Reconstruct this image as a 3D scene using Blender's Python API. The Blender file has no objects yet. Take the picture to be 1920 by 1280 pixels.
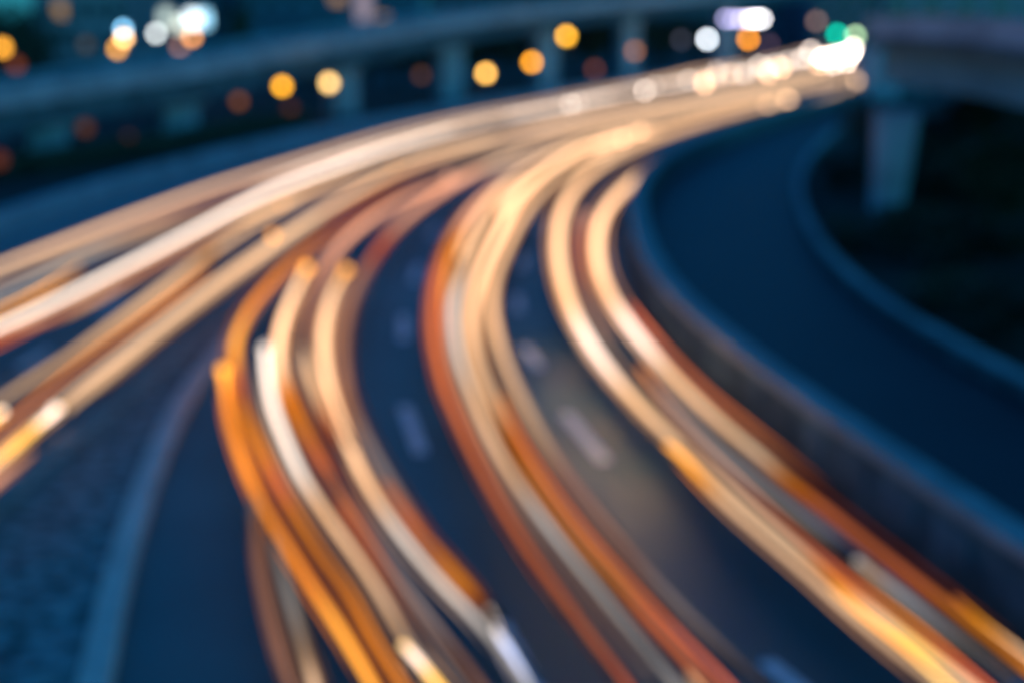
import bpy, bmesh, math, random
from mathutils import Vector, noise
random.seed(7)
sc = bpy.context.scene
C = sc.collection
R = math.radians

# ------------------------------------------------------------ camera
H = 8.4                       # height of the footbridge the picture is taken from
F = 50.0 / 36.0 * 1920.0      # focal length in photo pixels
PITCH = math.atan(620.0 / F)
cam_d = bpy.data.cameras.new('camera'); cam = bpy.data.objects.new('camera', cam_d); C.objects.link(cam)
cam.location = (0, 0, H); cam.rotation_euler = (math.pi/2 - PITCH, 0, 0)
cam_d.lens = 50; cam_d.sensor_width = 36; cam_d.clip_end = 5000
cam_d.dof.use_dof = True; cam_d.dof.focus_distance = 3.0; cam_d.dof.aperture_fstop = 0.97
sc.camera = cam

# ------------------------------------------------------------ sky, sun, exposure
w = bpy.data.worlds.new('World'); sc.world = w; w.use_nodes = True
nt = w.node_tree
bg = nt.nodes['Background']
sky = nt.nodes.new('ShaderNodeTexSky'); sky.sky_type = 'NISHITA'; sky.sun_disc = False
sky.sun_elevation = R(13.0); sky.sun_rotation = R(150); sky.altitude = 50
tint = nt.nodes.new('ShaderNodeMixRGB'); tint.blend_type = 'MULTIPLY'; tint.inputs[0].default_value = 1
tint.inputs[2].default_value = (0.035, 0.45, 1.02, 1)      # tungsten white balance of the dusk light
nt.links.new(sky.outputs[0], tint.inputs[1]); nt.links.new(tint.outputs[0], bg.inputs[0])
bg.inputs[1].default_value = 0.15
sun_d = bpy.data.lights.new('sun', 'SUN'); sun_d.energy = 0.12; sun_d.angle = R(20); sun_d.color = (0.06, 0.4, 1.0)
sun = bpy.data.objects.new('sun', sun_d); C.objects.link(sun); sun.rotation_euler = (R(60), 0, R(-30))
sc.view_settings.view_transform = 'Standard'; sc.view_settings.look = 'None'
sc.view_settings.exposure = 0.0; sc.view_settings.gamma = 1.0
sc.cycles.use_denoising = True
sc.cycles.max_bounces = 4; sc.cycles.diffuse_bounces = 2; sc.cycles.glossy_bounces = 2
sc.cycles.sample_clamp_indirect = 3.0
sc.cycles.use_adaptive_sampling = False

# ------------------------------------------------------------ helpers
def ray(px, py):
    c, s = math.cos(PITCH), math.sin(PITCH)
    u = 640.0 - py
    return Vector((px - 960.0, F*c + u*s, -F*s + u*c))
def on(px, py, z=0.0):
    d = ray(px, py); t = (z - H) / d.z
    return Vector((d.x*t, d.y*t, z))
def at(px, py, Y):
    d = ray(px, py); t = Y / d.y
    return Vector((d.x*t, Y, H + d.z*t))
def cr(pts, n=10):            # Catmull-Rom through tuples of any length
    P = [tuple(2*a-b for a, b in zip(pts[0], pts[1]))] + list(pts) + [tuple(2*a-b for a, b in zip(pts[-1], pts[-2]))]
    out = []
    for i in range(1, len(P)-2):
        for k in range(n):
            t = k/n
            out.append(tuple(0.5*(2*b + (c-a)*t + (2*a-5*b+4*c-d)*t*t + (3*b-a-3*c+d)*t**3)
                             for a, b, c, d in zip(P[i-1], P[i], P[i+1], P[i+2])))
    out.append(tuple(pts[-1]))
    return out
def smooth(v, it=3):
    for _ in range(it):
        v = [v[0]] + [(v[i-1] + v[i]*2 + v[i+1]) / 4 for i in range(1, len(v)-1)] + [v[-1]]
    return v
def ground_line(px, z=0.0, n=10, it=6):
    return smooth([on(x, y, z) for x, y in cr(px, n)], it)

def mat(name, col, rough=0.8, var=0.25, scale=3.0, bump=0.3, bscale=40.0, metal=0.0, col2=None):
    m = bpy.data.materials.new(name); m.use_nodes = True
    t = m.node_tree; b = t.nodes['Principled BSDF']
    tc = t.nodes.new('ShaderNodeTexCoord')
    n1 = t.nodes.new('ShaderNodeTexNoise'); n1.inputs['Scale'].default_value = scale; n1.inputs['Detail'].default_value = 6
    t.links.new(tc.outputs['Object'], n1.inputs['Vector'])
    rp = t.nodes.new('ShaderNodeValToRGB')
    c2 = col2 or tuple(c*(1+var) for c in col)
    rp.color_ramp.elements[0].position = 0.32; rp.color_ramp.elements[1].position = 0.68
    rp.color_ramp.elements[0].color = (*[c*(1-var) for c in col], 1); rp.color_ramp.elements[1].color = (*c2, 1)
    t.links.new(n1.outputs[0], rp.inputs[0]); t.links.new(rp.outputs[0], b.inputs['Base Color'])
    n2 = t.nodes.new('ShaderNodeTexNoise'); n2.inputs['Scale'].default_value = bscale; n2.inputs['Detail'].default_value = 3
    t.links.new(tc.outputs['Object'], n2.inputs['Vector'])
    bp = t.nodes.new('ShaderNodeBump'); bp.inputs['Strength'].default_value = bump; bp.inputs['Distance'].default_value = 0.02
    t.links.new(n2.outputs[0], bp.inputs['Height']); t.links.new(bp.outputs[0], b.inputs['Normal'])
    b.inputs['Roughness'].default_value = rough; b.inputs['Metallic'].default_value = metal
    return m
def lamp_mat(name, col, s):
    m = bpy.data.materials.new(name); m.use_nodes = True; t = m.node_tree
    b = t.nodes['Principled BSDF']
    b.inputs['Base Color'].default_value = (0.02, 0.02, 0.02, 1); b.inputs['Specular IOR Level'].default_value = 0.1
    b.inputs['Emission Color'].default_value = (*col, 1); b.inputs['Emission Strength'].default_value = s
    nz = t.nodes.new('ShaderNodeTexNoise'); nz.inputs['Scale'].default_value = 5      # frosted glass mottling
    mr = t.nodes.new('ShaderNodeMapRange'); mr.inputs['To Min'].default_value = s*0.9; mr.inputs['To Max'].default_value = s*1.1
    t.links.new(nz.outputs[0], mr.inputs[0]); t.links.new(mr.outputs[0], b.inputs['Emission Strength'])
    return m
def glow_mat():               # luminous trail: colour and output come from the trail's own attribute
    m = bpy.data.materials.new('trail_light'); m.use_nodes = True; t = m.node_tree
    for n in list(t.nodes):
        if n.type == 'BSDF_PRINCIPLED': t.nodes.remove(n)
    a = t.nodes.new('ShaderNodeAttribute'); a.attribute_name = 'glow'
    e = t.nodes.new('ShaderNodeEmission'); t.links.new(a.outputs['Color'], e.inputs[0]); e.inputs[1].default_value = 1
    t.links.new(e.outputs[0], t.nodes['Material Output'].inputs[0])
    return m

class MB:
    def __init__(s): s.v = []; s.f = []
    def box(s, c, d, rz=0.0, taper=1.0):
        i = len(s.v); cx, cy, cz = c; a, b, h = d[0]/2, d[1]/2, d[2]/2
        co, si = math.cos(rz), math.sin(rz)
        for z, k in ((-h, 1.0), (h, taper)):
            for x, y in ((-a, -b), (a, -b), (a, b), (-a, b)):
                x *= k; y *= k
                s.v.append((cx + x*co - y*si, cy + x*si + y*co, cz + z))
        s.f += [(i, i+3, i+2, i+1), (i+4, i+5, i+6, i+7)] + [(i+k, i+(k+1) % 4, i+4+(k+1) % 4, i+4+k) for k in range(4)]
        return s
    def tube(s, pts, rad, n=8):
        i0 = len(s.v)
        for k, p in enumerate(pts):
            a = pts[max(0, k-1)]; b = pts[min(len(pts)-1, k+1)]
            t = (Vector(b) - Vector(a)).normalized()
            up = Vector((0, 0, 1)) if abs(t.z) < 0.95 else Vector((1, 0, 0))
            x = t.cross(up).normalized(); y = x.cross(t)
            r = rad[k] if isinstance(rad, (list, tuple)) else rad
            for j in range(n):
                an = 2*math.pi*j/n
                s.v.append(tuple(Vector(p) + x*r*math.cos(an) + y*r*math.sin(an)))
        for k in range(len(pts)-1):
            for j in range(n):
                a = i0 + k*n + j; b = i0 + k*n + (j+1) % n
                s.f.append((a, b, b+n, a+n))
        s.f.append(tuple(i0 + j for j in range(n))[::-1]); s.f.append(tuple(i0 + (len(pts)-1)*n + j for j in range(n)))
        return s
    def sphere(s, c, r, n=12, m=8, sz=1.0):
        i0 = len(s.v)
        for a in range(1, m):
            th = math.pi*a/m
            for b in range(n):
                ph = 2*math.pi*b/n
                s.v.append((c[0]+r*math.sin(th)*math.cos(ph), c[1]+r*math.sin(th)*math.sin(ph), c[2]+r*sz*math.cos(th)))
        s.v += [(c[0], c[1], c[2]+r*sz), (c[0], c[1], c[2]-r*sz)]; T = len(s.v)-2
        for a in range(m-2):
            for b in range(n):
                p, q = i0+a*n+b, i0+a*n+(b+1) % n
                s.f.append((p, p+n, q+n, q))
        for b in range(n):
            s.f.append((T, i0+b, i0+(b+1) % n)); s.f.append((T+1, i0+(m-2)*n+(b+1) % n, i0+(m-2)*n+b))
        return s
    def sweep(s, line, prof, closed=True):
        """profile points (offset to the right of travel, height) swept along a ground line"""
        i0 = len(s.v); n = len(prof)
        for k, p in enumerate(line):
            a = line[max(0, k-1)]; b = line[min(len(line)-1, k+1)]
            t = (Vector(b) - Vector(a)); t.z = 0; t.normalize(); r = Vector((t.y, -t.x, 0))
            for o, h in prof: s.v.append(tuple(Vector(p) + r*o + Vector((0, 0, h))))
        for k in range(len(line)-1):
            for j in range(n if closed else n-1):
                a = i0+k*n+j; b = i0+k*n+(j+1) % n
                s.f.append((a, b, b+n, a+n))
        if closed:
            s.f.append(tuple(i0+j for j in range(n))[::-1]); s.f.append(tuple(i0+(len(line)-1)*n+j for j in range(n)))
        return s
    def strip(s, A, B):
        i = len(s.v)
        for a, b in zip(A, B): s.v += [tuple(a), tuple(b)]
        for k in range(len(A)-1): s.f.append((i+2*k, i+2*k+1, i+2*k+3, i+2*k+2))
        return s
    def build(s, name, m, parent=None, shade=False, origin=None):
        me = bpy.data.meshes.new(name)
        vs = s.v
        if origin is not None: vs = [(v[0]-origin[0], v[1]-origin[1], v[2]-origin[2]) for v in vs]
        me.from_pydata(vs, [], s.f); me.materials.append(m); me.update()
        if shade: me.shade_smooth()
        o = bpy.data.objects.new(name, me); C.objects.link(o)
        if origin is not None: o.location = origin
        if parent: o.parent = parent
        return o
def tag(o, label=None, cat=None, group=None, kind=None):
    if label: o['label'] = label
    if cat: o['category'] = cat
    if group: o['group'] = group
    if kind: o['kind'] = kind
    return o
def empty(name, loc, rz=0.0):
    o = bpy.data.objects.new(name, None); C.objects.link(o); o.location = loc; o.rotation_euler.z = rz; o.empty_display_size = 0.2
    return o
def resample(L, n):
    d = [0.0]
    for a, b in zip(L, L[1:]): d.append(d[-1] + (b-a).length)
    out = []
    j = 0
    for k in range(n):
        t = d[-1]*k/(n-1)
        while j < len(L)-2 and d[j+1] < t: j += 1
        f = (t-d[j])/max(1e-6, d[j+1]-d[j])
        out.append(L[j].lerp(L[j+1], min(1, f)))
    return out

asphalt = mat('asphalt', (0.062, 0.108, 0.104), 0.48, 0.35, 0.16, 0.5, 60)
asphalt_dark = mat('asphalt_new', (0.026, 0.018, 0.021), 0.6, 0.18, 0.4, 0.5, 60)
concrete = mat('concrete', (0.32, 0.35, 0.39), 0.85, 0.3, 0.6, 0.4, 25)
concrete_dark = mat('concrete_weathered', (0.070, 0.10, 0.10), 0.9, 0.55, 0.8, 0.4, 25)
barrier_concrete = mat('barrier_concrete', (0.095, 0.135, 0.14), 0.88, 0.45, 0.9, 0.4, 25)
kerblit = mat('kerb_trail_lit', (0.86, 0.60, 0.50), 0.8, 0.15, 1.2, 0.4, 30)  # paler, warmer kerbstone: glow of the trails put into its colour
kerbstone = mat('kerbstone', (0.34, 0.30, 0.28), 0.8, 0.2, 1.2, 0.4, 30)
paint = mat('road_paint', (0.85, 0.82, 0.82), 0.6, 0.2, 6, 0.2, 60)
metal = mat('galvanised', (0.20, 0.22, 0.23), 0.45, 0.2, 3, 0.1, 50, metal=0.6)
darkmetal = mat('painted_pole', (0.03, 0.035, 0.04), 0.5, 0.2, 5, 0.1, 50)
earth = mat('earth', (0.012, 0.016, 0.010), 0.95, 0.5, 0.25, 0.6, 8)
gravel = mat('cobbles', (0.14, 0.11, 0.10), 0.8, 0.8, 3.2, 1.0, 12, col2=(0.48, 0.42, 0.38))
leaf = mat('dark_leaves', (0.030, 0.040, 0.016), 0.7, 0.4, 1.0, 0.2, 10)
bark = mat('bark', (0.03, 0.022, 0.016), 0.9, 0.3, 4, 0.5, 20)
GLOW = glow_mat()

# ------------------------------------------------------------ ground and roads
m = MB(); n = 60
for j in range(n+1):
    for i in range(n+1):
        m.v.append((-900 + 1800*i/n, -60 + 1500*j/n, -0.06))
for j in range(n):
    for i in range(n):
        a = j*(n+1)+i; m.f.append((a, a+1, a+n+2, a+n+1))
tag(m.build('ground', earth), kind='structure')

# edges, read off the photograph and laid on the ground
main_left = ground_line([(150, 1500), (196, 1300), (228, 1150), (262, 1010), (305, 880), (355, 770), (415, 675), (490, 590), (575, 510), (680, 425), (790, 358), (910, 305), (1060, 258), (1250, 212), (1450, 172), (1640, 136), (1760, 116)])
main_right = ground_line([(2260, 1500), (2020, 1310), (1840, 1170), (1690, 1050), (1560, 945), (1440, 845), (1330, 745), (1240, 650), (1185, 560), (1165, 470), (1172, 400), (1215, 340), (1290, 295), (1400, 250), (1530, 212), (1680, 172), (1820, 142)])
tag(MB().strip(resample(main_left, 150), resample(main_right, 150)).build('main_road', asphalt), kind='structure')
side_left = ground_line([(-900, 760), (-400, 600), (0, 462), (200, 388), (420, 318), (640, 262), (860, 218), (1080, 180), (1280, 150), (1480, 118), (1640, 92)])
side_right = ground_line([(-900, 1800), (-400, 1300), (-60, 985), (60, 875), (180, 775), (310, 670), (430, 580), (560, 495), (680, 418), (790, 354), (910, 302), (1060, 255), (1250, 209), (1450, 170), (1640, 134)])
a = resample(side_left, 150); b = resample(side_right, 150)
tag(MB().strip([p+Vector((0, 0, .004)) for p in a], [p+Vector((0, 0, .004)) for p in b]).build('opposite_road', asphalt), kind='structure')

# cobbled median between the two carriageways
med_l = ground_line([(-400, 1330), (-60, 1010), (60, 900), (180, 800), (310, 694), (430, 604), (540, 525), (610, 474)])
med_r = ground_line([(120, 1500), (170, 1300), (202, 1150), (238, 1010), (282, 880), (332, 770), (392, 680), (465, 597), (545, 524), (612, 472)])
A = resample(med_l, 90); B = resample(med_r, 90); m = MB(); K = 28
for a, b in zip(A, B):
    for k in range(K+1):
        p = a.lerp(b, k/K); q = Vector((p.x*1.6, p.y*1.6, 0))
        m.v.append((p.x, p.y, 0.05 + 0.07*noise.noise(q)))
for j in range(len(A)-1):
    for k in range(K):
        i = j*(K+1)+k; m.f.append((i, i+1, i+K+2, i+K+1))
tag(m.build('median_ground', gravel), kind='structure')
kp = [(-0.21, -0.05), (-0.21, 0.15), (-0.18, 0.18), (0.18, 0.18), (0.21, 0.15), (0.21, -0.05)]
tag(MB().sweep(ground_line([(120, 1500), (176, 1300), (208, 1150), (244, 1010), (288, 880), (338, 770), (398, 680), (471, 597), (551, 524), (630, 460), (700, 412)]), kp).build('median_kerb', kerblit), kind='structure')
kw = [(-0.26, -0.05), (-0.26, 0.13), (-0.23, 0.16), (0.23, 0.16), (0.26, 0.13), (0.26, -0.05)]
tag(MB().sweep(ground_line([(-400, 1318), (-60, 1000), (60, 890), (180, 790), (310, 684), (430, 594), (540, 515), (600, 476)]), kw).build('median_kerb', kerbstone), kind='structure')

# lane markings (one sheet of paint)
def dash(m, L, s0, s1, wd):
    pts = []
    k = 8
    for i in range(k+1):
        pts.append(L(s0 + (s1-s0)*i/k))
    A = []; B = []
    for i, p in enumerate(pts):
        t = (pts[min(k, i+1)] - pts[max(0, i-1)]); t.z = 0; t.normalize(); r = Vector((t.y, -t.x, 0))
        A.append(p + r*wd/2 + Vector((0, 0, .009))); B.append(p - r*wd/2 + Vector((0, 0, .009)))
    m.strip(A, B)
def dash_px(m, a, b, wd=0.26):
    p, q = on(*a), on(*b); dash(m, lambda t: p.lerp(q, t), 0, 1, wd)
m = MB()
for a, b in (((790, 850), (758, 762)), ((757, 638), (757, 592)), ((775, 530), (785, 498)), ((805, 445), (822, 424)),
             ((1135, 865), (1060, 775)), ((1010, 690), (985, 650)), ((972, 585), (970, 555)), ((978, 505), (985, 480)),
             ((1510, 1300), (1435, 1240)), ((1010, 1310), (935, 1165)), ((1003, 430), (1018, 405)),
             ((35, 690), (90, 655)), ((180, 590), (232, 550)), ((310, 495), (352, 466))):
    dash_px(m, a, b)
for line, off in ((main_right, -0.55),):
    L = resample(line, 200); A = []; B = []
    for i, p in enumerate(L):
        t = (L[min(199, i+1)] - L[max(0, i-1)]); t.normalize(); r = Vector((t.y, -t.x, 0))
        A.append(p + r*(off+.07) + Vector((0, 0, .009))); B.append(p + r*(off-.07) + Vector((0, 0, .009)))
    m.strip(A, B)
tag(m.build('lane_markings', paint), kind='structure')

# slip road to the right of the barrier
slip_r = ground_line([(2500, 1100), (2200, 905), (1990, 790), (1880, 730), (1770, 668), (1660, 600), (1570, 525), (1515, 450), (1492, 385), (1498, 330), (1535, 280), (1590, 235), (1680, 190), (1790, 158), (1880, 140)])
A = resample(main_right, 150); B = resample(slip_r, 150)
tag(MB().strip([p+Vector((0, 0, -.006)) for p in A], [p+Vector((0, 0, -.006)) for p in B]).build('slip_road', asphalt_dark), kind='structure')

# ------------------------------------------------------------ barriers and parapets
root = empty('concrete_barrier', main_right[40])
tag(root, 'low concrete barrier with wide smooth coping between the busy road and dark slip road', 'barrier')
bl = [p - root.location for p in main_right]
MB().sweep(bl, [(0.26, -0.05), (0.26, 0.12), (0.36, 1.10), (0.80, 1.10), (0.90, 0.12), (0.90, -0.05)]).build('wall', concrete_dark, root)
MB().sweep(bl, [(0.28, 1.102), (0.28, 1.21), (0.32, 1.25), (0.86, 1.25), (0.90, 1.21), (0.90, 1.102)]).build('coping', kerbstone, root)
L = resample(bl, 110)
for i in range(0, 44):
    p = L[i]; t = (L[i+1]-L[i]).normalized(); r = Vector((t.y, -t.x, 0)); c = p + t*0.9 + r*0.30
    rz = math.atan2(t.y, t.x)
    MB().box((c.x, c.y, 0.62), ((L[i+1]-L[i]).length*random.uniform(.55, .8), 0.10, 0.62), rz).build('panel', barrier_concrete, root)
root = empty('slip_road_parapet', slip_r[40])
tag(root, 'low pale concrete parapet edging the outer side of the dark slip road', 'parapet')
bl = [p - root.location for p in slip_r]
MB().sweep(bl, [(-0.02, -0.05), (0.02, 0.40), (0.28, 0.40), (0.32, -0.05)]).build('wall', concrete_dark, root)
MB().sweep(bl, [(-0.06, 0.402), (-0.06, 0.48), (0.34, 0.48), (0.34, 0.402)]).build('coping', kerbstone, root)
root = empty('outer_parapet', side_left[60])
tag(root, 'long concrete parapet on the far side of the left carriageway below the viaduct', 'parapet')
bl = [p - root.location for p in side_left]
MB().sweep(bl, [(-1.9, -0.05), (-1.9, 0.62), (-1.55, 0.62), (-1.55, -0.05)]).build('wall', concrete, root)
MB().sweep(bl, [(-2.0, 0.622), (-2.0, 0.72), (-1.45, 0.72), (-1.45, 0.622)]).build('coping', concrete, root)
tag(MB().sweep(side_left, [(-1.56, -0.03), (-1.56, 0.10), (0.0, 0.10), (0.0, -0.03)]).build('verge', kerbstone), kind='structure')

# ------------------------------------------------------------ viaduct on the left, climbing away to the right
def deck(root, line, prof, name, m):
    """line: points (x,y,z of the underside) in root space"""
    return MB().sweep(line, prof).build(name, m, root)
via = [at(-420, 330, 66), at(-160, 282, 74), at(0, 252, 81), at(200, 214, 90), at(370, 184, 98), at(540, 146, 108), at(690, 116, 119), at(870, 78, 139), at(1050, 50, 160), at(1200, 32, 182), at(1380, 12, 212), at(1560, -8, 245)]
via = smooth([Vector(p) for p in cr([tuple(v) for v in via], 8)], 10)
root = empty('viaduct', (via[40].x, via[40].y, 0))
tag(root, 'long concrete viaduct climbing from the left edge to the upper right on slender piers', 'viaduct')
vl = [p - root.location for p in via]
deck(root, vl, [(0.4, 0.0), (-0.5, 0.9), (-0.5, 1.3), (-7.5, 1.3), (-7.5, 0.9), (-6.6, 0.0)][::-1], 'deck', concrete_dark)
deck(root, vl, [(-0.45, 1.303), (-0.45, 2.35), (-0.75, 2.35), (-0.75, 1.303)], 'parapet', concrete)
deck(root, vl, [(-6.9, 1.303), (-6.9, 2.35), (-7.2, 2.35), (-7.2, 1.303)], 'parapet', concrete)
m = MB(); m.tube([p + Vector((0, 0, 2.75)) + Vector((-0.5, 0.35, 0)) for p in vl], 0.07, 6)
m.build('handrail', metal, root)
for p in vl[::2]: MB().tube([p + Vector((-0.5, 0.35, 2.3)), p + Vector((-0.5, 0.35, 2.78))], 0.04, 6).build('handrail_post', metal, root)
for px, Y in ((-60, 79), (140, 88), (378, 100), (685, 120), (872, 142), (1052, 163), (1200, 186), (1370, 214)):
    # nearest point of the viaduct line to this bearing
    q = min(via, key=lambda v: abs(v.x/v.y - (px-960)/F/1.0))
    c = q + Vector((-1.6, 1.0, 0)) - root.location
    if q.z > 0.3:
        MB().box((c.x, c.y, (q.z-0.4)/2 - 0.02), (2.2, 2.0, max(0.3, q.z - 0.4)), 0.4).build('pier', concrete, root)
        MB().box((c.x-0.6, c.y+0.3, q.z-0.21), (4.4, 2.2, 0.40), 0.4).build('pier_cap', concrete, root)

# ------------------------------------------------------------ overpass at the right with its flared pillar
root = empty('overpass', (24, 58, 0))
tag(root, 'heavy concrete overpass crossing the upper right corner above the slip road', 'overpass')
dl = [Vector(p) for p in cr([tuple(at(1652, 152, 70)), tuple(at(1700, 160, 63)), tuple(at(1830, 182, 54)), tuple(at(2000, 222, 46)), tuple(at(2300, 290, 38))], 8)]
dl = [p - root.location for p in dl]
deck(root, dl, [(0, 0.0), (0, 1.55), (-9, 1.55), (-9, 0.0)][::-1], 'girder', mat('girder_concrete', (0.12, 0.24, 0.25), 0.85, 0.2, 0.4, 0.3, 25))
deck(root, dl, [(0.7, 1.553), (0.7, 2.05), (-9.6, 2.05), (-9.6, 1.553)][::-1], 'deck', concrete_dark)
deck(root, dl, [(0.6, 2.053), (0.6, 2.95), (0.3, 2.95), (0.3, 2.053)][::-1], 'parapet', concrete)
root = empty('overpass_pillar', on(1656, 446))
tag(root, 'flared concrete pillar under the right overpass, standing in dark planting beside the slip road', 'pillar')
P0 = at(1676, 425, root.location.y); zt = 4.75
sec = []
for k in range(9):
    t = k/8; h = zt*t; wd = 0.62 + 0.22*t**1.4
    sec.append((h, wd - 0.1*(1-t)))
m = MB(); nn = 16
for h, wd in sec:
    for j in range(nn):
        an = 2*math.pi*j/nn
        cx, sy = math.cos(an), math.sin(an)
        e = 0.5
        m.v.append((wd*abs(cx)**e*math.copysign(1, cx) + 0.05*h, 0.6*abs(sy)**e*math.copysign(1, sy), h))
for k in range(len(sec)-1):
    for j in range(nn):
        a = k*nn+j; b = k*nn+(j+1) % nn; m.f.append((a, b, b+nn, a+nn))
m.f.append(tuple(range(nn))[::-1]); m.f.append(tuple(range((len(sec)-1)*nn, len(sec)*nn)))
m.build('shaft', concrete, root)
MB().box((0, 0, 0.12), (1.9, 1.7, 0.25)).build('footing', concrete, root)
root = empty('overpass_pillar', on(1648, 195))
tag(root, 'more distant square concrete pillar behind the flared one, beside the end of the light trails', 'pillar')
MB().box((0, 0, 3.5), (2.6, 2.4, 7.0)).build('shaft', concrete, root)
MB().box((1.2, 0, 7.4), (5.2, 2.6, 0.8)).build('pier_cap', concrete, root)

# ------------------------------------------------------------ trees
def crown_mesh(seed, n=2600):
    rnd = random.Random(seed); m = MB()
    blobs = [(rnd.uniform(-.55, .55), rnd.uniform(-.55, .55), rnd.uniform(-.5, .6), rnd.uniform(.28, .5)) for _ in range(14)]
    for i in range(n):
        bx, by, bz, br = rnd.choice(blobs)
        d = Vector((rnd.gauss(0, 1), rnd.gauss(0, 1), rnd.gauss(0, 1))).normalized() * br * rnd.uniform(.55, 1.05)
        c = Vector((bx, by, bz)) + d
        a = Vector((rnd.gauss(0, 1), rnd.gauss(0, 1), rnd.gauss(0, 1))).normalized(); b = a.orthogonal().normalized()
        s = rnd.uniform(.035, .08); k = len(m.v)
        for u, v in ((-1, 0), (0, -.6), (1, 0), (0, .6)): m.v.append(tuple(c + a*u*s + b*v*s))
        m.f.append((k, k+1, k+2, k+3))
    me = bpy.data.meshes.new('crown'); me.from_pydata(m.v, [], m.f); me.materials.append(leaf); return me
crowns = [crown_mesh(s) for s in (1, 2, 3)]
def trunk_mesh():
    m = MB(); m.tube([(0, 0, -.05), (.05, 0, 1.2), (0, .08, 2.4), (.1, 0, 3.6)], [.28, .22, .17, .1], 8)
    for k in range(4):
        an = k*1.6; m.tube([(0, 0, 2.0+.3*k), (math.cos(an)*.9, math.sin(an)*.9, 3.3+.2*k)], [.1, .04], 6)
    me = bpy.data.meshes.new('trunk'); me.from_pydata(m.v, [], m.f); me.materials.append(bark); return me
TR = trunk_mesh()
def tree(px, Y, h, wd, i, label, group, name='tree'):
    x = (px-960)/F*Y/ math.cos(PITCH) if False else at(px, 100, Y).x
    r = empty(name, (x, Y, -0.03)); tag(r, label, 'tree', group)
    t = bpy.data.objects.new('trunk', TR); C.objects.link(t); t.parent = r; t.scale = (h/6, h/6, h/6)
    c = bpy.data.objects.new('crown', crowns[i % 3]); C.objects.link(c); c.parent = r
    c.location = (0, 0, h*0.56); c.scale = (wd/2, wd/2, h*0.46); c.rotation_euler.z = i*1.3
    return r
# (pixel column, distance, height, width, label)
trees = [(-20, 118, 9.5, 10, 'dark tree rising above the viaduct at the left edge of the photo'),
         (55, 128, 9.5, 8, 'dark tree beside the grey building, second from the left edge'),
         (455, 190, 9.5, 3.5, 'narrow dark tree standing against the blue building above the viaduct')]
for k, (px, Y, h, wd, lb) in enumerate(trees): tree(px, Y, h, wd, k, lb, 'trees above the viaduct')
row = [(120, 118), (215, 124), (300, 128), (430, 140), (500, 150), (570, 150), (650, 158), (740, 162), (810, 168), (900, 180), (960, 190), (1010, 196), (1090, 205), (1150, 214), (1240, 225), (1310, 240)]
row_where = ['left of the dim rust coloured light at far left', 'just right of the dim rust coloured light at far left', 'below the white sign lights at the left', 'left of the dim light beside the viaduct pier',
             'directly behind the strong amber lamp', 'between the amber and the creamy yellow lamps', 'just right of the creamy yellow lamp', 'left of the barely lit brown lamp',
             'just right of the barely lit brown lamp', 'behind the lowest of the three top centre lamps', 'left of the deep orange lamp', 'right behind the deep orange lamp',
             'just right of the golden lamp', 'between the dark red and the copper lamps', 'right of the copper coloured lamp', 'behind the round cold white lamp']
for k, (px, Y) in enumerate(row):
    y_ground = 20 + H*F/Y
    hh = {0: 4.2, 1: 4.4, 2: 4.8, 3: 5.4}.get(k, 5.6 + 0.22*(k-3))
    tree(px, Y, hh, Y*0.052, k, 'dark tree behind the viaduct, ' + row_where[k], 'trees in the dark row behind the viaduct')
# planting on the right embankment
spots = [(1640, 50, 1.5, 4.0), (1760, 50, 1.9, 4.5), (1860, 46, 2.1, 4.5), (1800, 60, 3.6, 7.0), (1930, 54, 3.6, 7.0), (1700, 72, 4.2, 7.5), (1600, 68, 1.9, 4.0), (1850, 38, 1.6, 3.6), (1950, 36, 1.7, 3.6), (1930, 66, 5.0, 9)]
def shrub(px, Y, h, wd, i, label, group):
    x = at(px, 100, Y).x
    r = empty('shrub', (x, Y, -0.03)); tag(r, label, 'shrub', group)
    c = bpy.data.objects.new('foliage', crowns[i % 3]); C.objects.link(c); c.parent = r
    c.location = (0, 0, h*0.48); c.scale = (wd/2, wd/2, h*0.55); c.rotation_euler.z = i*2.1
    s = MB().tube([(0, 0, -0.03), (0.05, 0, h*0.3), (0, 0.05, h*0.6)], [0.09, 0.06, 0.03], 6).build('stem', bark, r)
spot_where = ['low beside the left foot of the flared pillar', 'low just right of the flared pillar', 'midway between the flared pillar and the right edge', 'tall one behind, right of the flared pillar', 'tall one at the right edge of the photo',
              'behind the flared pillar', 'at the inner bend of the slip road parapet', 'lowest and nearest, above the parapet', 'low at the right edge, nearest the parapet', 'tallest, far back under the deck at right']
for k, (px, Y, h, wd) in enumerate(spots):
    shrub(px, Y, h, wd, k, 'near black shrub under the right overpass, ' + spot_where[k], 'shrubs under the right overpass')
# hedge in front of the viaduct
hl = [on(x, y) for x, y in cr([(-300, 392), (-100, 350), (100, 322), (280, 293), (420, 262), (560, 236)], 8)]
rnd = random.Random(5); m = MB()
for i in range(9000):
    k = rnd.randrange(len(hl)-1); p = hl[k].lerp(hl[k+1], rnd.random())
    c = p + Vector((rnd.uniform(-1.2, 1.2), rnd.uniform(-0.3, 3.0), rnd.uniform(0, 1.1)))
    a = Vector((rnd.gauss(0, 1), rnd.gauss(0, 1), rnd.gauss(0, 1))).normalized(); b = a.orthogonal().normalized(); s = rnd.uniform(.1, .22); q = len(m.v)
    for u, v in ((-1, 0), (0, -.6), (1, 0), (0, .6)): m.v.append(tuple(c + a*u*s + b*v*s))
    m.f.append((q, q+1, q+2, q+3))
tag(m.build('hedge', leaf), 'dark green hedge along the foot of the viaduct behind the outer parapet', 'hedge')

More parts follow.
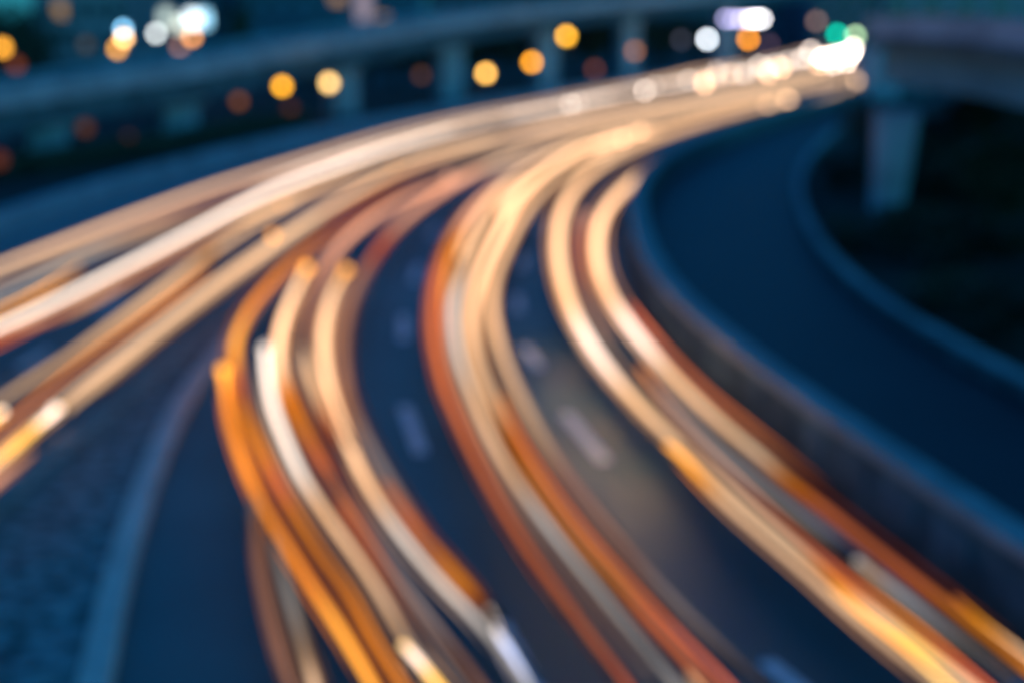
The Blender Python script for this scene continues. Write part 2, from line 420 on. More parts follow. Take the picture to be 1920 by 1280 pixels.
# ------------------------------------------------------------ far buildings
def building(name, px0, px1, ytop, Y, dpt, m, label, cols, rows, lit=()):
    a, b = at(px0, 100, Y), at(px1, 100, Y); top = at(px0, ytop, Y).z
    r = empty(name, ((a.x+b.x)/2, Y, -0.05)); tag(r, label, 'building')
    wd = b.x - a.x
    MB().box((0, dpt/2, top/2), (wd, dpt, top)).build('wall', m, r)
    MB().box((0, dpt/2, top+0.2), (wd+0.8, dpt+0.8, 0.4)).build('roof', concrete_dark, r)
    for i in range(cols):
        for j in range(rows):
            x = -wd/2 + wd*(i+0.5)/cols; z = top*(j+0.6)/rows
            f = MB()
            f.box((x, -0.04, z), (wd/cols*0.62, 0.10, top/rows*0.55)).build('window_frame', darkmetal, r)
            MB().box((x, -0.10, z), (wd/cols*0.54, 0.03, top/rows*0.47)).build('window_pane', glassm if (i, j) not in lit else litm, r)
    return r
glassm = mat('window_glass', (0.02, 0.03, 0.04), 0.15, 0.2, 1, 0.0, 5)
litm = lamp_mat('lit_window', (1.0, 0.55, 0.2), 0.5)
bgrey = mat('render_grey', (0.34, 0.25, 0.25), 0.9, 0.12, 0.2, 0.2, 10)
bblue = mat('render_blue', (0.06, 0.13, 0.18), 0.9, 0.15, 0.2, 0.2, 10)
bpale = mat('render_pale', (0.16, 0.12, 0.15), 0.9, 0.12, 0.2, 0.2, 10)
building('office_building', 66, 240, -120, 260, 30, bgrey, 'pale grey building at the top left between the dark trees and the white sign', 5, 4, lit=((1, 1),))
building('office_building', 245, 430, -90, 300, 30, bblue, 'blue building behind the cluster of white sign lights', 5, 4)
building('office_building', 450, 780, -60, 290, 30, bblue, 'wide blue building above the viaduct, right of the white sign lights', 8, 4, lit=((4, 2), (6, 1)))
building('office_building', 800, 1240, -20, 340, 30, bpale, 'long low building behind the row of dark trees at the top centre', 10, 3)
building('office_building', 1250, 1500, -40, 360, 30, bblue, 'blue building behind the white floodlights near the top right', 6, 3)
building('office_building', 1520, 1640, -60, 330, 30, bpale, 'pale lavender building above the green traffic light', 3, 4)

building('office_building', 1650, 2150, -90, 350, 30, mat('sky_cover', (0.34, 0.26, 0.27), 0.9, 0.1, 0.2, 0.2, 10), 'pale building added to cover the sky above the parapet of the right overpass', 8, 4)  # added block hiding the too cyan sky, toned to pass for it

# ------------------------------------------------------------ lamps
def lamp(px, py, Y, col, inten, label, kind='street_lamp', rad=0.36, cat='street light', group='lamps glowing behind the viaduct'):
    p = at(px, py, Y)
    r = empty(kind, (p.x, p.y, -0.05)); tag(r, label, cat, group)
    h = p.z + 0.05
    sc_px = F/Y; cov = (rad*sc_px/21.5)**2
    g = lamp_mat('lamp_light', col, inten/cov)
    MB().tube([(0.25, 0.4, 0), (0.25, 0.4, h*0.6), (0.25, 0.4, max(h, 0.4)+0.3)], [0.09, 0.07, 0.06], 8).build('pole', darkmetal, r, True)
    MB().tube([(0.25, 0.4, max(h, 0.4)+0.28), (0.0, 0.05, h+rad+0.05)], 0.05, 6).build('arm', darkmetal, r, True)
    MB().sphere((0, 0, h), rad).build('lamp_globe', g, r, True)
    return r
AM = (1.0, 0.42, 0.035); YL = (1.0, 0.55, 0.14); OR = (1.0, 0.33, 0.01); WH = (1.0, 0.97, 1.0); BR = (1.0, 0.35, 0.12)
lamp(4, 90, 100, AM, 0.95, 'amber street light half cut off by the left edge of the photo')
lamp(161, 84, 112, (1, .8, .5), 0.022, 'very dim brown street light between the left edge and the paired amber lamps')
lamp(231, 55, 170, (.25, .65, 1.0), 0.75, 'pale blue street light just above the brightest amber lamp at top left')
lamp(232, 72, 150, (1.0, .55, .2), 1.15, 'bright peach street light overlapping a blue one at top left')
lamp(220, 92, 132, AM, 0.7, 'amber street light low behind the bright peach one at top left')
lamp(293, 63, 160, (.75, .80, .78), 0.75, 'greyish white street light left of the big white sign')
lamp(337, 90, 140, (.5, .22, .14), 0.42, 'dull reddish street light under the white sign')
lamp(360, 70, 150, (1., .38, .08), 0.7, 'orange street light peeping out under the white sign')
lamp(448, 190, 118, (.4, .12, .02), 0.20, 'dim rust coloured light low beside a viaduct pier', 'garden_lamp', cat='lamp')
lamp(529, 162, 124, (1.0, .43, .01), 1.1, 'strong amber lamp low under the viaduct, left of a cream one')
lamp(617, 156, 110, (1.0, .62, .2), 1.15, 'creamy yellow lamp low under the viaduct, just right of the strong amber one')
lamp(790, 141, 138, (.3, .11, .04), 0.12, 'barely lit brown lamp alone under the middle of the viaduct')
lamp(911, 138, 146, (1.0, .52, .1), 1.15, 'yellow amber lamp under the viaduct, lowest of the three at top centre')
lamp(997, 117, 150, (1.0, .38, .01), 1.05, 'deep orange lamp under the viaduct, middle of the three at top centre')
lamp(1062, 68, 150, (1.0, .47, .03), 1.1, 'golden lamp highest of the three at top centre')
lamp(1190, 96, 165, (.5, .18, .06), 0.36, 'dim copper coloured lamp right of the golden one')
lamp(1115, 130, 165, (.3, .08, .04), 0.2, 'faint dark red lamp just above the light trails at top centre')
lamp(1277, 75, 180, (.2, .2, .3), 0.1, 'almost unlit grey lamp left of the round white one')
lamp(1326, 74, 180, (.85, .92, 1.0), 1.0, 'single round cold white lamp left of the floodlights')
lamp(1403, 74, 180, OR, 0.95, 'orange lamp directly below the white floodlights')
lamp(1442, 84, 180, (.3, .16, .25), 0.12, 'faint mauve lamp below the right end of the floodlights')
lamp(1531, 40, 180, (.35, .2, .15), 0.35, 'dull brown lamp between the floodlights and the green signal')
lamp(160, 240, 88, (.4, .12, .02), 0.10, 'dim rust coloured light in the dark left under the viaduct', 'garden_lamp', cat='lamp')
lamp(-2, 300, 70, (.5, .1, .02), 0.12, 'dim red light low at the left edge below the viaduct', 'garden_lamp', cat='lamp')
lamp(30, 122, 96, (.5, .10, .02), 0.16, 'dim reddish light just below the amber one at the left edge', 'garden_lamp', cat='lamp')
lamp(545, 205, 112, (.4, .10, .02), 0.09, 'very faint ember coloured light low below the strong amber lamp', 'garden_lamp', cat='lamp')
lamp(240, 262, 86, (.4, .12, .02), 0.07, 'very faint rust coloured light in front of the hedge, between two viaduct piers', 'garden_lamp', cat='lamp')
# floodlight mast
p = at(1400, 35, 190); r = empty('floodlight_mast', (p.x, p.y, -0.05)); tag(r, 'mast with a row of dazzling white floodlights near the top right', 'floodlight')
MB().tube([(0, .6, 0), (0, .6, p.z+1)], [.16, .1], 8).build('mast', darkmetal, r, True)
MB().tube([(-3.4, .5, p.z), (2.6, .5, p.z)], .07, 6).build('crossbar', darkmetal, r, True)
for k, (px, i_, c_) in enumerate(((1362, .45, (.62, .55, 1.0)), (1376, .4, (.7, .6, 1.0)), (1390, .5, (.75, .68, 1)), (1406, .8, (.9, .85, 1)), (1416, 1.0, (1, .97, 1)), (1428, 1.0, (1, .97, 1)))):
    q = at(px, 36, 190); rad = .34; cov = (rad*F/190/21.5)**2
    MB().sphere((q.x-p.x, 0, q.z+.05), rad, sz=.8).build('floodlight', lamp_mat('flood', c_, i_/cov), r, True)
# illuminated sign cluster at top left
p = at(340, 40, 235); r = empty('illuminated_sign', (p.x, p.y, -0.05)); tag(r, 'blue white illuminated sign on a post over the viaduct at top left', 'sign')
MB().tube([(0, .4, 0), (0, .4, p.z)], .15, 8).build('post', darkmetal, r, True)
MB().box((0, .25, p.z), (8.6, .3, 4.4)).build('sign_board', bblue, r)
for px, py, c_, i_, ww, hh in ((312, 32, (.55, .68, .62), .75, 1.9, 2.2), (338, 48, (.85, .9, .75), .9, 2.0, 1.6), (362, 36, (.8, .95, 1.0), 1.6, 2.2, 2.2), (384, 36, (.35, .75, 1.0), 1.25, 1.4, 2.4)):
    q = at(px, py, 235); MB().box((q.x-p.x, 0.02, q.z+.05), (ww, .12, hh)).build('sign_panel', lamp_mat('sign_light', c_, i_*2.2), r)
p = at(682, 22, 160); r = empty('illuminated_column', (p.x, p.y, -0.05)); tag(r, 'slim column glowing pale pink above the viaduct', 'sign')
MB().tube([(0, 0, 0), (0, 0, p.z-1.2)], .2, 8).build('post', darkmetal, r, True)
MB().box((0, 0, p.z+.6), (1.6, .5, 3.6)).build('light_box', lamp_mat('pink_light', (.42, .34, .42), 0.75), r)
# traffic signal
p = at(1588, 68, 112); r = empty('traffic_light', (p.x, p.y, -0.05)); tag(r, 'traffic light showing green at the far end of the light trails', 'traffic light')
MB().tube([(0, .5, 0), (0, .5, p.z+.6)], .12, 8).build('pole', darkmetal, r, True)
MB().box((0, .45, p.z), (3.6, .2, .9)).build('housing', darkmetal, r)
for px, py, c_, i_ in ((1570, 65, (.0, .62, .40), .75), (1604, 68, (.55, .85, .45), .62)):
    q = at(px, py, 112); rad = .24; cov = (rad*F/112/21.5)**2
    MB().sphere((q.x-p.x, 0, q.z+.05), rad, sz=1).build('signal_lens', lamp_mat('signal', c_, i_/cov), r, True)

# ------------------------------------------------------------ light trails
PAL = dict(c=(.90, .53, .29), w=(.90, .75, .64), o=(.74, .22, .02), a=(.98, .37, .04), b=(.26, .062, .018), t=(.56, .35, .21),
           m=(.145, .068, .045), p=(.55, .25, .15), g=(.30, .27, .25), h=(1.9, 1.4, 1.1), y=(1.2, .68, .18), r=(.45, .09, .03), l=(.45, .5, .72), d=(.10, .075, .07))
COC0 = 47.0
def trail(pts, z, label, group, thick=0.062, gain=0.9, beads=()):
    px = []; col = []; last = 'c'
    for q in pts:
        if len(q) > 2: last = q[2]
        k = q[3] if len(q) > 3 else 1.0
        c = PAL[last]; px.append((q[0], q[1])); col.append(tuple(v*k for v in c))
    dense = cr([(*p, *c) for p, c in zip(px, col)], 9)
    P = smooth([on(d[0], d[1], z) for d in dense], 2)
    rad = []; g = []
    for p, d in zip(P, dense):
        D = p.length if False else math.hypot(p.y, p.x)
        r = thick*(max(D, 15)/28)**0.62
        coc = COC0*(1-3/D); wpx = 2*r*F/math.hypot(D, H)
        k = gain*max(1.0, coc/(wpx*1.27) + 0.15)
        k *= 1.0 - 0.5*min(1.0, max(0.0, (D-55)/90))
        rad.append(r); g.append(tuple(max(0.0, v)*k for v in d[2:5]))
    o0 = Vector((P[len(P)//2].x, P[len(P)//2].y, 0))
    mb = MB(); mb.tube([p-o0 for p in P], rad, 6)
    o = mb.build('light_trail', GLOW); o.location = o0
    # only the upper faces give light: undersides blacked out to keep warm spill off the road
    at_ = o.data.color_attributes.new('glow', 'FLOAT_COLOR', 'CORNER')
    for f in o.data.polygons:
        up = f.center.z > z + 0.2*rad[f.vertices[0]//6] or len(f.vertices) > 4
        for li in f.loop_indices:
            at_.data[li].color = (*g[o.data.loops[li].vertex_index//6], 1) if up else (0, 0, 0, 1)
    tag(o, label, 'light trail', group)
    srng = random.Random(len(label)*31 + len(pts))
    if thick > 0.045:
        side = [srng.uniform(.08, .14), -srng.uniform(.07, .12)] + ([srng.choice((-1, 1))*srng.uniform(.18, .24)] if thick > 0.06 else []) + ([.27, -.25] if thick > .07 else [])
        for si, off in enumerate(side):
            Q = []
            for i, p in enumerate(P):
                t = (P[min(len(P)-1, i+1)] - P[max(0, i-1)]).normalized()
                grow = min(2.2, (math.hypot(p.x, p.y)/28)**0.6)
                Q.append(p - o0 + Vector((t.y, -t.x, 0))*off*grow + Vector((0, 0, -0.10 + 0.05*si)))
            n0 = srng.randint(0, max(1, len(Q)//10)); n1 = len(Q) - srng.randint(0, max(1, len(Q)//8))
            Q = Q[n0:n1]; rr = [x*0.42 for x in rad[n0:n1]]; gg = g[n0:n1]
            mb = MB(); mb.tube(Q, rr, 6); st = mb.build('strand', GLOW, o)
            kk = srng.uniform(.55, .85) if abs(off) < .15 else srng.uniform(.15, .3)
            a2 = st.data.color_attributes.new('glow', 'FLOAT_COLOR', 'CORNER'); N = len(Q)
            for f in st.data.polygons:
                up = f.center.z > Q[f.vertices[0]//6].z + 0.2*rr[f.vertices[0]//6] and len(f.vertices) == 4
                for li in f.loop_indices:
                    i = st.data.loops[li].vertex_index//6; e = min(1.0, i/10, (N-1-i)/10)*kk
                    c_ = g[n0+i]
                    a2.data[li].color = (c_[0]*.95*e, c_[1]*.72*e, c_[2]*.55*e, 1) if up else (0, 0, 0, 1)
    for bx, by, bc, bk in beads:
        q = on(bx, by, z); D = q.y; r = 0.16*(D/60)**0.5 if D > 60 else 0.13
        cov = (r*F/D/21.5)**2
        b = MB().sphere((0, 0, 0), r, 10, 6).build('light_bead', lamp_mat('bead_light', tuple(PAL[bc]), 1.4*bk/cov), o, True)
        b.location = q - o0
    return o
GA, GB, GC_, GD = 'light trails in the left lane', 'light trails in the middle lane', 'light trails in the right lane', 'light trails of the oncoming carriageway'
# --- left lane
trail([(419, 694, 'a', 1.3), (424, 745, 'o', 1.1), (434, 800, 'o', .75), (459, 875), (493, 950, 'o', .7), (538, 1025, 'o', .75), (585, 1100, 'o', .9), (634, 1175, 'a', .9), (695, 1280, 'a', 1.0), (740, 1360)], .8,
      'orange light trail starting with a round glowing tip, leftmost in the left lane', GA, beads=((419, 694, 'a', .55),))
trail([(1590, 128, 't', .7), (1450, 158), (1320, 185), (1200, 207), (1100, 228), (1000, 250), (900, 280, 't', .5), (800, 318, 'm', 1), (712, 367, 'b', .6), (637, 420, 'b', .7), (544, 494, 'o', .55), (475, 569, 'o', .8), (446, 625, 'a', .7), (441, 662, 'a', .65), (446, 719, 'b', 1.3), (461, 775, 'o', .5), (495, 850, 'o', .7), (523, 905, 'b', 1.8), (558, 965, 'o', .5), (605, 1040, 'o', .42), (656, 1110, 'o', .5), (700, 1190, 'o', .62), (755, 1280, 'o', .7), (810, 1370)], .75,
      'long rust and amber light trail that bends round the orange one with the round tip', GA)
trail([(498, 648, 'w', 1.0), (499, 690, 'w', 1.05), (510, 756, 'w', .95), (532, 818, 'w', .9), (562, 885, 'w', .8), (600, 946, 'c', .7), (640, 1003, 'c', .7), (680, 1060, 'c', .6), (720, 1124, 't', .8), (757, 1190, 't', .5), (806, 1262, 'g', .9), (850, 1330)], .7,
      'milky white light trail with a blunt pale top, in the left lane', GA, beads=((498, 655, 'w', .25),))
trail([(756, 1208, 'y', .9), (782, 1236, 'h', .7), (812, 1272, 'y', 1.1), (860, 1330)], .72,
      'short bright yellow white light trail at the bottom edge, left of centre', GA)
trail([(577, 499, 'a', 1.1), (556, 540, 'c', 1.0), (535, 587, 'c', 1.1), (523, 640, 'c', 1.1), (525, 695, 'c', .8), (540, 742, 'o', .7), (570, 805, 'o', .5), (606, 869, 'b', 1.3), (656, 962, 'b', 1.2), (710, 1050, 'b', 1), (769, 1140, 'm', 1.2), (832, 1232, 'd', 1.4), (880, 1300)], .7,
      'cream light trail with an amber tip, left of the matching pair', GA, beads=((575, 503, 'a', .45),))
trail([(650, 503, 'a', .9), (624, 550, 'c', .8), (609, 606, 'c', 1.0), (607, 662, 'c', 1.05), (618, 730, 'c', 1.05), (641, 800, 'c', 1.05), (667, 864, 'c', .95), (705, 934, 'c', .75), (750, 1000, 'w', .6), (795, 1056, 'w', .55), (844, 1110, 'w', .6), (890, 1158, 'g', 1.2), (945, 1225, 'g', .6), (1000, 1300)], .7,
      'cream light trail with a peach tip, right of the matching pair', GA, beads=((649, 506, 'a', .35),))
trail([(914, 1142, 'w', .8), (930, 1175, 'w', 1.0), (952, 1215, 'l', 1.3), (975, 1256, 'l', 1.3), (1010, 1320)], .45,
      'cool lavender white light trail at the bottom edge, near the centre', GA)
trail([(569, 655, 'c', .5), (577, 692, 'c', .6), (592, 737, 'c', .45), (617, 800, 'b', .8), (650, 860, 'm', .9)], .8,
      'short peach light trail tucked against the cream one with the peach tip', GA)
trail([(1600, 138, 't', .6), (1500, 158), (1400, 178), (1300, 200), (1200, 222, 't', .6), (1100, 246, 't', .5), (1012, 274, 't', .6), (937, 302, 't', .7), (865, 338, 'p', .9), (806, 373, 'p', .8), (750, 418, 'p', .6), (712, 462, 'r', .5), (675, 522, 'm', 1.1), (652, 579, 'm', 1.1), (642, 640, 'm', 1), (646, 710, 'm', 1.1), (662, 766, 'm', .8), (696, 840, 'd', 1.2), (740, 915, 'd', 1.2), (800, 1010, 'b', .7), (860, 1090, 'o', .3), (893, 1128, 'b', .4), (920, 1165, 'b', 0)], .8,
      'dusky pink light trail curving down the right side of the left lane', GA, beads=((842, 334, 'p', .25),))
trail([(1604, 143, 't', .6), (1400, 186, 't', .6), (1200, 230, 't', .5), (1020, 279, 't', .5), (930, 308), (832, 346, 'p', .8), (750, 378, 'p', .8), (675, 425, 'p', 1.0), (622, 480, 'p', .8), (590, 550, 'm', 1.3), (575, 625, 'm', 1.2), (566, 690, 'd', 1)], .8,
      'salmon pink light trail at the left of the left lane, ending by the white one', GA)
trail([(724, 905, 'b', .6), (770, 975, 'b', 1.2), (830, 1045, 'o', .45), (882, 1104, 'o', .4), (905, 1140, 'b', .2), (925, 1170, 'b', 0)], .8,
      'short rusty light trail hugging the right side of the greyish white one at the bottom', GA)
trail([(476, 935, 'd', .6), (480, 1000, 'm', .7), (488, 1070, 'm', .8), (506, 1156, 'm', .9), (530, 1240, 'm', 1.1), (560, 1330)], .8,
      'faint dark red light trail near the bottom left, alone on dark asphalt', GA)
trail([(512, 1010, 'd', .6), (525, 1062, 'g', .3), (547, 1137, 'g', .42), (572, 1225, 't', .33), (592, 1290), (610, 1350)], .7,
      'faint beige light trail near the bottom left, right of the dark red one', GA)
trail([(606, 880, 'm', .6), (668, 960, 'm', 1.0), (735, 1060, 'd', 1.3), (800, 1150, 'd', 1.5), (870, 1240, 'm', .7), (930, 1320)], .9,
      'dull brown light trail between the creamy white trails at the bottom', GA)
# --- middle lane
trail([(1610, 146, 't', .6), (1500, 170), (1400, 193), (1300, 215, 't', .6), (1200, 240, 't', .8), (1125, 262, 't', .8), (1050, 288, 't', .9), (975, 325, 't', .8), (919, 360, 'p', .8), (875, 405, 'p', .8), (843, 456, 'o', .4), (822, 517, 'b', 1.5), (813, 575, 'b', 1.4), (815, 640, 'b', 1.5), (832, 719, 'b', 1.5), (854, 775, 'b', 1.4), (882, 838, 'b', 1.2), (912, 898, 'b', 1.1), (956, 975, 'b', 1.0), (1005, 1050, 'b', .9), (1057, 1122, 'b', .85), (1114, 1200, 'b', .8), (1168, 1270, 'r', .5), (1215, 1340)], .8,
      'brick red light trail along the left edge of the middle lane', GB)
trail([(1230, 246, 'c', .5), (1160, 262, 'c', .8), (1090, 288, 'c', .9), (1010, 330, 'c', .8), (952, 380, 'c', .8), (905, 440, 'c', .6), (872, 505, 't', .8), (852, 557, 'g', 1.2), (850, 610, 'g', 1.3), (862, 676, 'w', .45), (890, 752, 't', .8), (925, 830, 't', .85), (967, 900, 't', .7), (1020, 975, 'g', 1.0), (1087, 1062, 'g', .7), (1162, 1156, 'g', .5), (1240, 1250, 'g', .4), (1300, 1330)], .7,
      'ash grey light trail in the middle lane, just right of the brick red one', GB)
trail([(1210, 247, 'c', 1.1), (1150, 262, 'c', .9), (1069, 292, 'c', 1.0), (1005, 336, 'c', 1.0), (962, 382, 'c', 1.05), (940, 431, 'c', 1.05), (912, 490, 'c', 1.0), (890, 550, 'c', .95), (884, 610, 'c', .85), (896, 681, 'c', .6), (922, 745, 'c', .5), (960, 820, 'o', .30), (998, 886, 'o', .36), (1050, 966, 'o', .36), (1106, 1036, 'o', .38), (1162, 1096, 'o', .36), (1222, 1165, 'b', 1.3), (1280, 1230, 'b', 1.3), (1340, 1300)], .7,
      'brightest cream light trail of the middle lane, turning burnt orange lower down', GB, thick=.08, beads=((1198, 250, 'c', .5), (1165, 262, 'c', .3)))
trail([(1180, 268, 'c', .6), (1100, 300, 'c', .6), (1030, 345, 'c', .5), (985, 395, 'c', .6), (955, 450, 'c', .6), (930, 510, 'c', .55), (922, 560, 'c', .6), (928, 615, 'c', .6), (949, 681, 't', .7), (980, 750, 't', .6), (1020, 824, 't', .45), (1069, 898, 'm', 1.2), (1125, 968, 'm', 1.0), (1185, 1040, 'm', .8), (1250, 1110, 'd', 1), (1320, 1180, 'd', .8), (1400, 1255, 'd', .3), (1480, 1330, 'd', 0)], .7,
      'tan light trail on the inner right side of the middle lane, fading to dull purple', GB)
trail([(896, 400, 'p', .5), (858, 460, 'o', .4), (838, 520, 'a', .35), (832, 590, 'b', 1), (845, 680, 'm', .7), (876, 766, 'm', .8), (910, 840, 'm', .9), (975, 960, 'm', .7), (1050, 1060, 'm', .5), (1140, 1170, 'm', .4), (1220, 1270, 'd', .5)], .95,
      'thin plum light trail squeezed between the brick red and ash grey ones', GB, thick=.04)
trail([(1150, 250, 't', .6), (1060, 280, 't', .8), (980, 322, 't', 1.0), (925, 370, 'c', .7), (885, 425, 'c', .6), (862, 480, 'c', .5)], .9,
      'tan light trail at the bend of the middle lane, above the brick red one', GB)
trail([(940, 745, 'o', .3), (975, 820, 'b', 1.3), (1040, 920, 'b', 1.2), (1110, 1010, 'b', 1.2), (1190, 1100, 'b', 1.0), (1275, 1190, 'r', .7), (1350, 1265, 'r', .8), (1400, 1320)], .95,
      'thin red orange light trail riding on the burnt orange one at the bottom', GB, thick=.04)
trail([(1290, 1262, 't', .5), (1330, 1300, 'c', .6), (1380, 1350)], .5,
      'stub of a beige light trail at the bottom edge, right of centre', GB)
# --- right lane
trail([(1484, 190, 'c', .9), (1387, 214, 'c', .8), (1290, 242, 'c', .7), (1200, 275, 'c', .6), (1130, 310, 'c', .7), (1080, 350, 'c', .85), (1054, 400, 'c', 1.0), (1047, 456, 'c', 1.1), (1053, 512, 'c', 1.15), (1072, 575, 'c', 1.2), (1100, 630, 'h', .7), (1135, 684, 'h', .6), (1180, 740, 'c', 1.0), (1235, 798, 'c', .85), (1290, 850, 't', 1.0), (1357, 910, 't', 1.0), (1425, 970, 't', .9), (1500, 1033, 't', .8), (1575, 1098, 'o', .8), (1650, 1158, 'c', .9), (1725, 1216, 'y', .9), (1800, 1272, 'c', .9), (1880, 1335)], .7,
      'left one of the two wide cream light trails bending through the right lane', GC_, thick=.085)
trail([(1612, 157, 't', 1.0), (1537, 187, 't', .9), (1425, 221, 't', .9), (1320, 259, 'c', .7), (1245, 298, 'c', .7), (1180, 345, 'c', .9), (1135, 395, 'c', 1.1), (1120, 450, 'c', 1.2), (1126, 508, 'c', 1.2), (1148, 560, 'c', 1.1), (1180, 607, 'h', .65), (1213, 650, 'h', .6), (1256, 700, 'c', .9), (1312, 757, 'c', .8), (1365, 806, 'c', .65), (1425, 856, 't', .85), (1481, 905, 'o', .45), (1550, 958, 'b', 1.1), (1631, 1022, 'b', .9), (1725, 1095, 'b', 1.1), (1815, 1165, 'o', .4), (1900, 1232, 'o', .5), (1990, 1310)], .7,
      'right one of the two wide cream light trails, nearest the concrete barrier', GC_, thick=.08, beads=((1606, 152, 't', .3),))
trail([(1474, 186, 'c', .7), (1380, 210, 'c', .6), (1280, 236, 'c', .4), (1190, 268, 'c', .5), (1125, 300, 't', .8)], .95,
      'short cream light trail far along the right lane, ending in the round light', GC_, beads=((1478, 188, 'c', .35), (1440, 198, 'c', .2)))
trail([(1252, 834, 'a', .8), (1280, 858, 'a', 1.0), (1315, 895, 'a', .7), (1360, 940, 'c', .6), (1430, 1003, 't', .8), (1519, 1080, 't', .8), (1585, 1140, 't', .9), (1660, 1205, 't', .7), (1740, 1270, 't', .6), (1820, 1335)], .8,
      'peach light trail with an amber tip on the left edge of the right lane', GC_)
trail([(1200, 690, 'o', .5), (1252, 760, 'm', 1.6), (1306, 822, 'm', 1.4), (1386, 900, 'm', 1.6), (1486, 996, 'r', .4), (1590, 1084, 'r', .7), (1700, 1160, 'o', .6), (1800, 1242, 'r', 1.0), (1880, 1310)], 1.0,
      'thin ember red light trail running on top of the wide cream one', GC_, thick=.035)
trail([(1560, 1100, 'a', .3), (1620, 1152, 'a', .9), (1690, 1208, 'a', .9), (1760, 1270, 'y', .7), (1830, 1330)], .85,
      'golden light trail at the bottom right, beside the wide cream one', GC_, thick=.04)
trail([(1225, 722, 'd', 1), (1324, 822, 'g', .5), (1387, 878, 'g', .5), (1462, 936, 'g', .4), (1537, 992, 'g', .3), (1590, 1030, 'd', .2), (1640, 1070, 'd', 0)], .6,
      'dim grey light trail in the gap between the two cream ones of the right lane', GC_)
trail([(1606, 1050, 'g', .9), (1640, 1078, 't', .55), (1690, 1115, 'g', .7), (1762, 1171, 'g', .4), (1837, 1226, 'g', .2), (1900, 1275, 'd', .5)], .6,
      'silvery grey light trail with a blunt tip at the lower right', GC_)
trail([(1180, 572, 'r', .7), (1215, 615, 'r', .9), (1262, 668, 'r', .5), (1331, 735, 'r', .5), (1400, 790, 'b', .8), (1470, 845, 'b', .4), (1560, 918, 'm', 0)], .95,
      'dark red light trail on the outermost right edge of the right lane', GC_, thick=.035)
trail([(1100, 400, 'p', .6), (1088, 450, 'r', .5), (1092, 510, 'r', .4), (1115, 570, 'm', 1), (1150, 630, 'm', .8)], 1.0,
      'thin red light trail in the gap of the right lane bend', GC_, thick=.03)
trail([(1790, 1120, 'b', .6), (1850, 1172, 'a', .35), (1930, 1232, 't', .8), (2010, 1300)], .6,
      'thin golden light trail at the bottom right corner, nearest the barrier', GC_, thick=.03)
# --- oncoming carriageway
trail([(1540, 90, 't', .5), (1425, 118, 't', .6), (1312, 134), (1237, 152), (1087, 178, 't', .6), (975, 200, 't', .6), (850, 224, 't', .7), (720, 254, 't', .7), (600, 290, 't', .8), (412, 347, 't', .9), (262, 400, 't', 1), (112, 457, 't', 1), (0, 500, 't', 1), (-120, 548)], .7,
      'topmost tan light trail of the oncoming carriageway', GD)
trail([(1400, 128, 't', .6), (1200, 164, 't', .6), (1000, 204, 't', .5), (800, 250, 't', .5), (600, 312, 'm', 1.2), (450, 360, 'm', 1.4), (300, 412, 'm', 1.5), (150, 468, 't', .5), (0, 524, 't', .5), (-120, 570)], .8,
      'dim brown light trail just below the topmost tan one', GD)
trail([(1380, 134, 'w', .7), (1180, 174, 'w', .7), (930, 218, 'w', .7), (712, 272, 'w', .6), (540, 326, 'w', .5), (375, 392, 't', .7), (262, 440, 't', .6), (150, 486, 'g', .8), (0, 560, 'g', .8), (-120, 620)], .7,
      'soft mauve white light trail above the brightest one of the oncoming carriageway', GD)
trail([(1590, 100, 'w', 1.2), (1500, 115, 'w', .9), (1395, 139, 'w', .8), (1219, 167, 'w', .9), (1069, 197, 'w', .9), (919, 226, 'w', .9), (825, 250, 'w', .9), (712, 284, 'w', 1.0), (600, 324, 'w', 1.0), (487, 368, 'w', 1.05), (375, 427, 'w', 1.0), (262, 486, 'w', .95), (112, 562, 'w', .95), (0, 614, 'w', 1.0), (-120, 672)], .7,
      'brightest white light trail of the oncoming carriageway', GD,
      beads=((1069, 197, 'w', .45), (1085, 193, 'w', .35), (1208, 170, 'w', .4), (1228, 164, 'w', .4), (1395, 139, 'w', .5), (1340, 148, 'c', .4), (1322, 152, 'c', .3)))
trail([(1600, 96, 'h', 1.0), (1560, 103, 'h', 1.0), (1500, 113, 'h', .5), (1430, 126, 'w', .8), (1330, 146, 'w', .7)], .75,
      'dazzling white light trail at the very far end of the road', GD,
      beads=((1595, 100, 'h', 1.0), (1578, 103, 'h', 1.0), (1560, 107, 'h', .9), (1542, 110, 'h', .6), (1600, 90, 'w', .7), (1586, 116, 'h', .6), (1562, 120, 'w', .6), (1535, 122, 'c', .6), (1440, 138, 'c', .4), (1465, 128, 'c', .5), (1425, 124, 'w', .4), (1370, 142, 'c', .6), (1345, 136, 'w', .4), (1320, 158, 'c', .4), (1290, 152, 'w', .25), (1520, 96, 'w', .4), (1505, 110, 'w', .5), (1482, 115, 'w', .4), (1455, 122, 'w', .35), (1440, 130, 'w', .3)))
trail([(760, 300, 'c', .5), (640, 338, 'c', .6), (520, 384, 'c', .6), (400, 440, 'c', .5), (280, 502, 'c', .5), (140, 580, 'c', .5), (0, 632, 'b', 1), (-100, 680)], .8,
      'cream light trail on the lower flank of the brightest white one', GD)
trail([(450, 412, 'm', .8), (300, 490, 'r', .3), (150, 570, 'r', .35), (0, 646, 'r', .5), (-100, 696)], 1.0,
      'thin dull red light trail just below the brightest white one', GD, thick=.035)
trail([(150, 500, 'a', .2), (80, 545, 'a', .7), (0, 585, 'a', .6), (-100, 635)], 1.0,
      'thin orange light trail above the brightest white one at the left edge', GD, thick=.03)
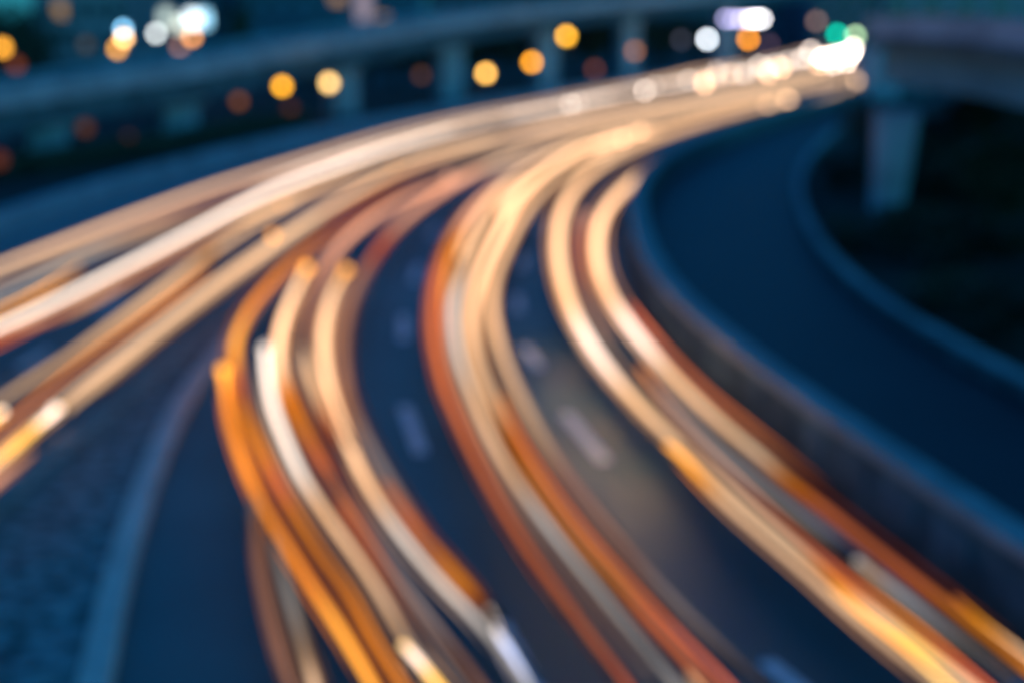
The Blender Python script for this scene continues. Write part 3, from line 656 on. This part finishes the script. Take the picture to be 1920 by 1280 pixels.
trail([(1594, 124, 't', 1.0), (1462, 150, 't', .9), (1312, 184, 't', .8), (1200, 203, 't', .8), (1050, 234, 't', .8), (862, 272, 't', .9), (712, 315, 't', .9), (600, 355, 't', .8), (525, 392, 't', .7), (450, 437, 't', .7), (337, 515, 't', .8), (225, 598, 't', .8), (112, 680, 't', .7), (0, 752, 't', .7), (-100, 815)], .7,
      'tan light trail of the oncoming carriageway with amber beads on it', GD, beads=((737, 308, 'a', .25), (652, 336, 'a', .2), (530, 388, 'a', .35)))
trail([(403, 470, 'a', .4), (340, 516, 'c', .5), (250, 585, 'c', .4), (150, 655, 'c', .35), (60, 712, 't', .6), (-20, 765, 't', .5)], .85,
      'peach light trail with a soft tip in the middle of the oncoming carriageway', GD)
trail([(390, 505, 'o', .3), (320, 560, 'o', .6), (230, 625, 'o', .5), (140, 690, 'o', .45), (50, 765, 'o', .5), (-40, 840, 'o', .5)], 1.0,
      'thin orange light trail between the tan ones of the oncoming carriageway', GD, thick=.035)
trail([(1570, 118, 't', .8), (1300, 176, 't', .6), (1080, 222, 't', .7), (900, 268, 't', .7), (760, 316, 'c', .5), (660, 365, 'c', .65), (560, 424, 'c', .65), (460, 490, 'c', .55), (375, 552, 't', .9), (262, 640, 't', .9), (169, 712, 't', .9), (90, 775, 't', .6), (0, 850, 't', .6), (-100, 930)], .7,
      'golden tan light trail on the median side of the oncoming carriageway', GD, beads=((512, 442, 'a', .25),))
trail([(600, 408, 't', .5), (500, 474, 't', .8), (400, 548, 't', .6), (290, 632, 't', .6), (190, 716, 't', .7), (130, 765, 't', .5)], .9,
      'dusty tan light trail nearest the cobbled median', GD)
trail([(112, 764, 'y', 1.0), (92, 782, 'h', .8), (60, 808, 'y', .9), (20, 845, 'y', .8), (-20, 882, 'c', .8), (-100, 955)], .7,
      'bright yellow light trail with a glowing round tip at the left edge', GD, beads=((104, 771, 'h', .4),))
trail([(4, 772, 'h', 1.0), (-20, 790, 'y', 1.0), (-100, 850)], .7,
      'glowing tip of a light trail cut by the left edge of the photo', GD)
trail([(60, 800, 'o', .4), (20, 836, 'a', .7), (-30, 880, 'a', .6), (-100, 945)], .95,
      'thin amber light trail along the upper side of the bright yellow one', GD, thick=.03)
trail([(60, 850, 'm', 1), (0, 898, 'p', .8), (-60, 950)], .7,
      'dull pink light trail at the left edge below the bright yellow one', GD)

# added point lights without lamp bodies, imitating warm headlight wash between the lanes
for px, py, e in ((1075, 655, 55), (1140, 755, 95), (1205, 870, 45)):
    hd = bpy.data.lights.new('headlamp_wash', 'POINT'); hd.energy = e; hd.color = (1.0, 0.62, 0.28); hd.shadow_soft_size = 0.25
    ho = bpy.data.objects.new('headlamp_wash', hd); C.objects.link(ho)
    b0 = on(px, py, 0.0); ho.location = (b0.x, b0.y, 1.25)
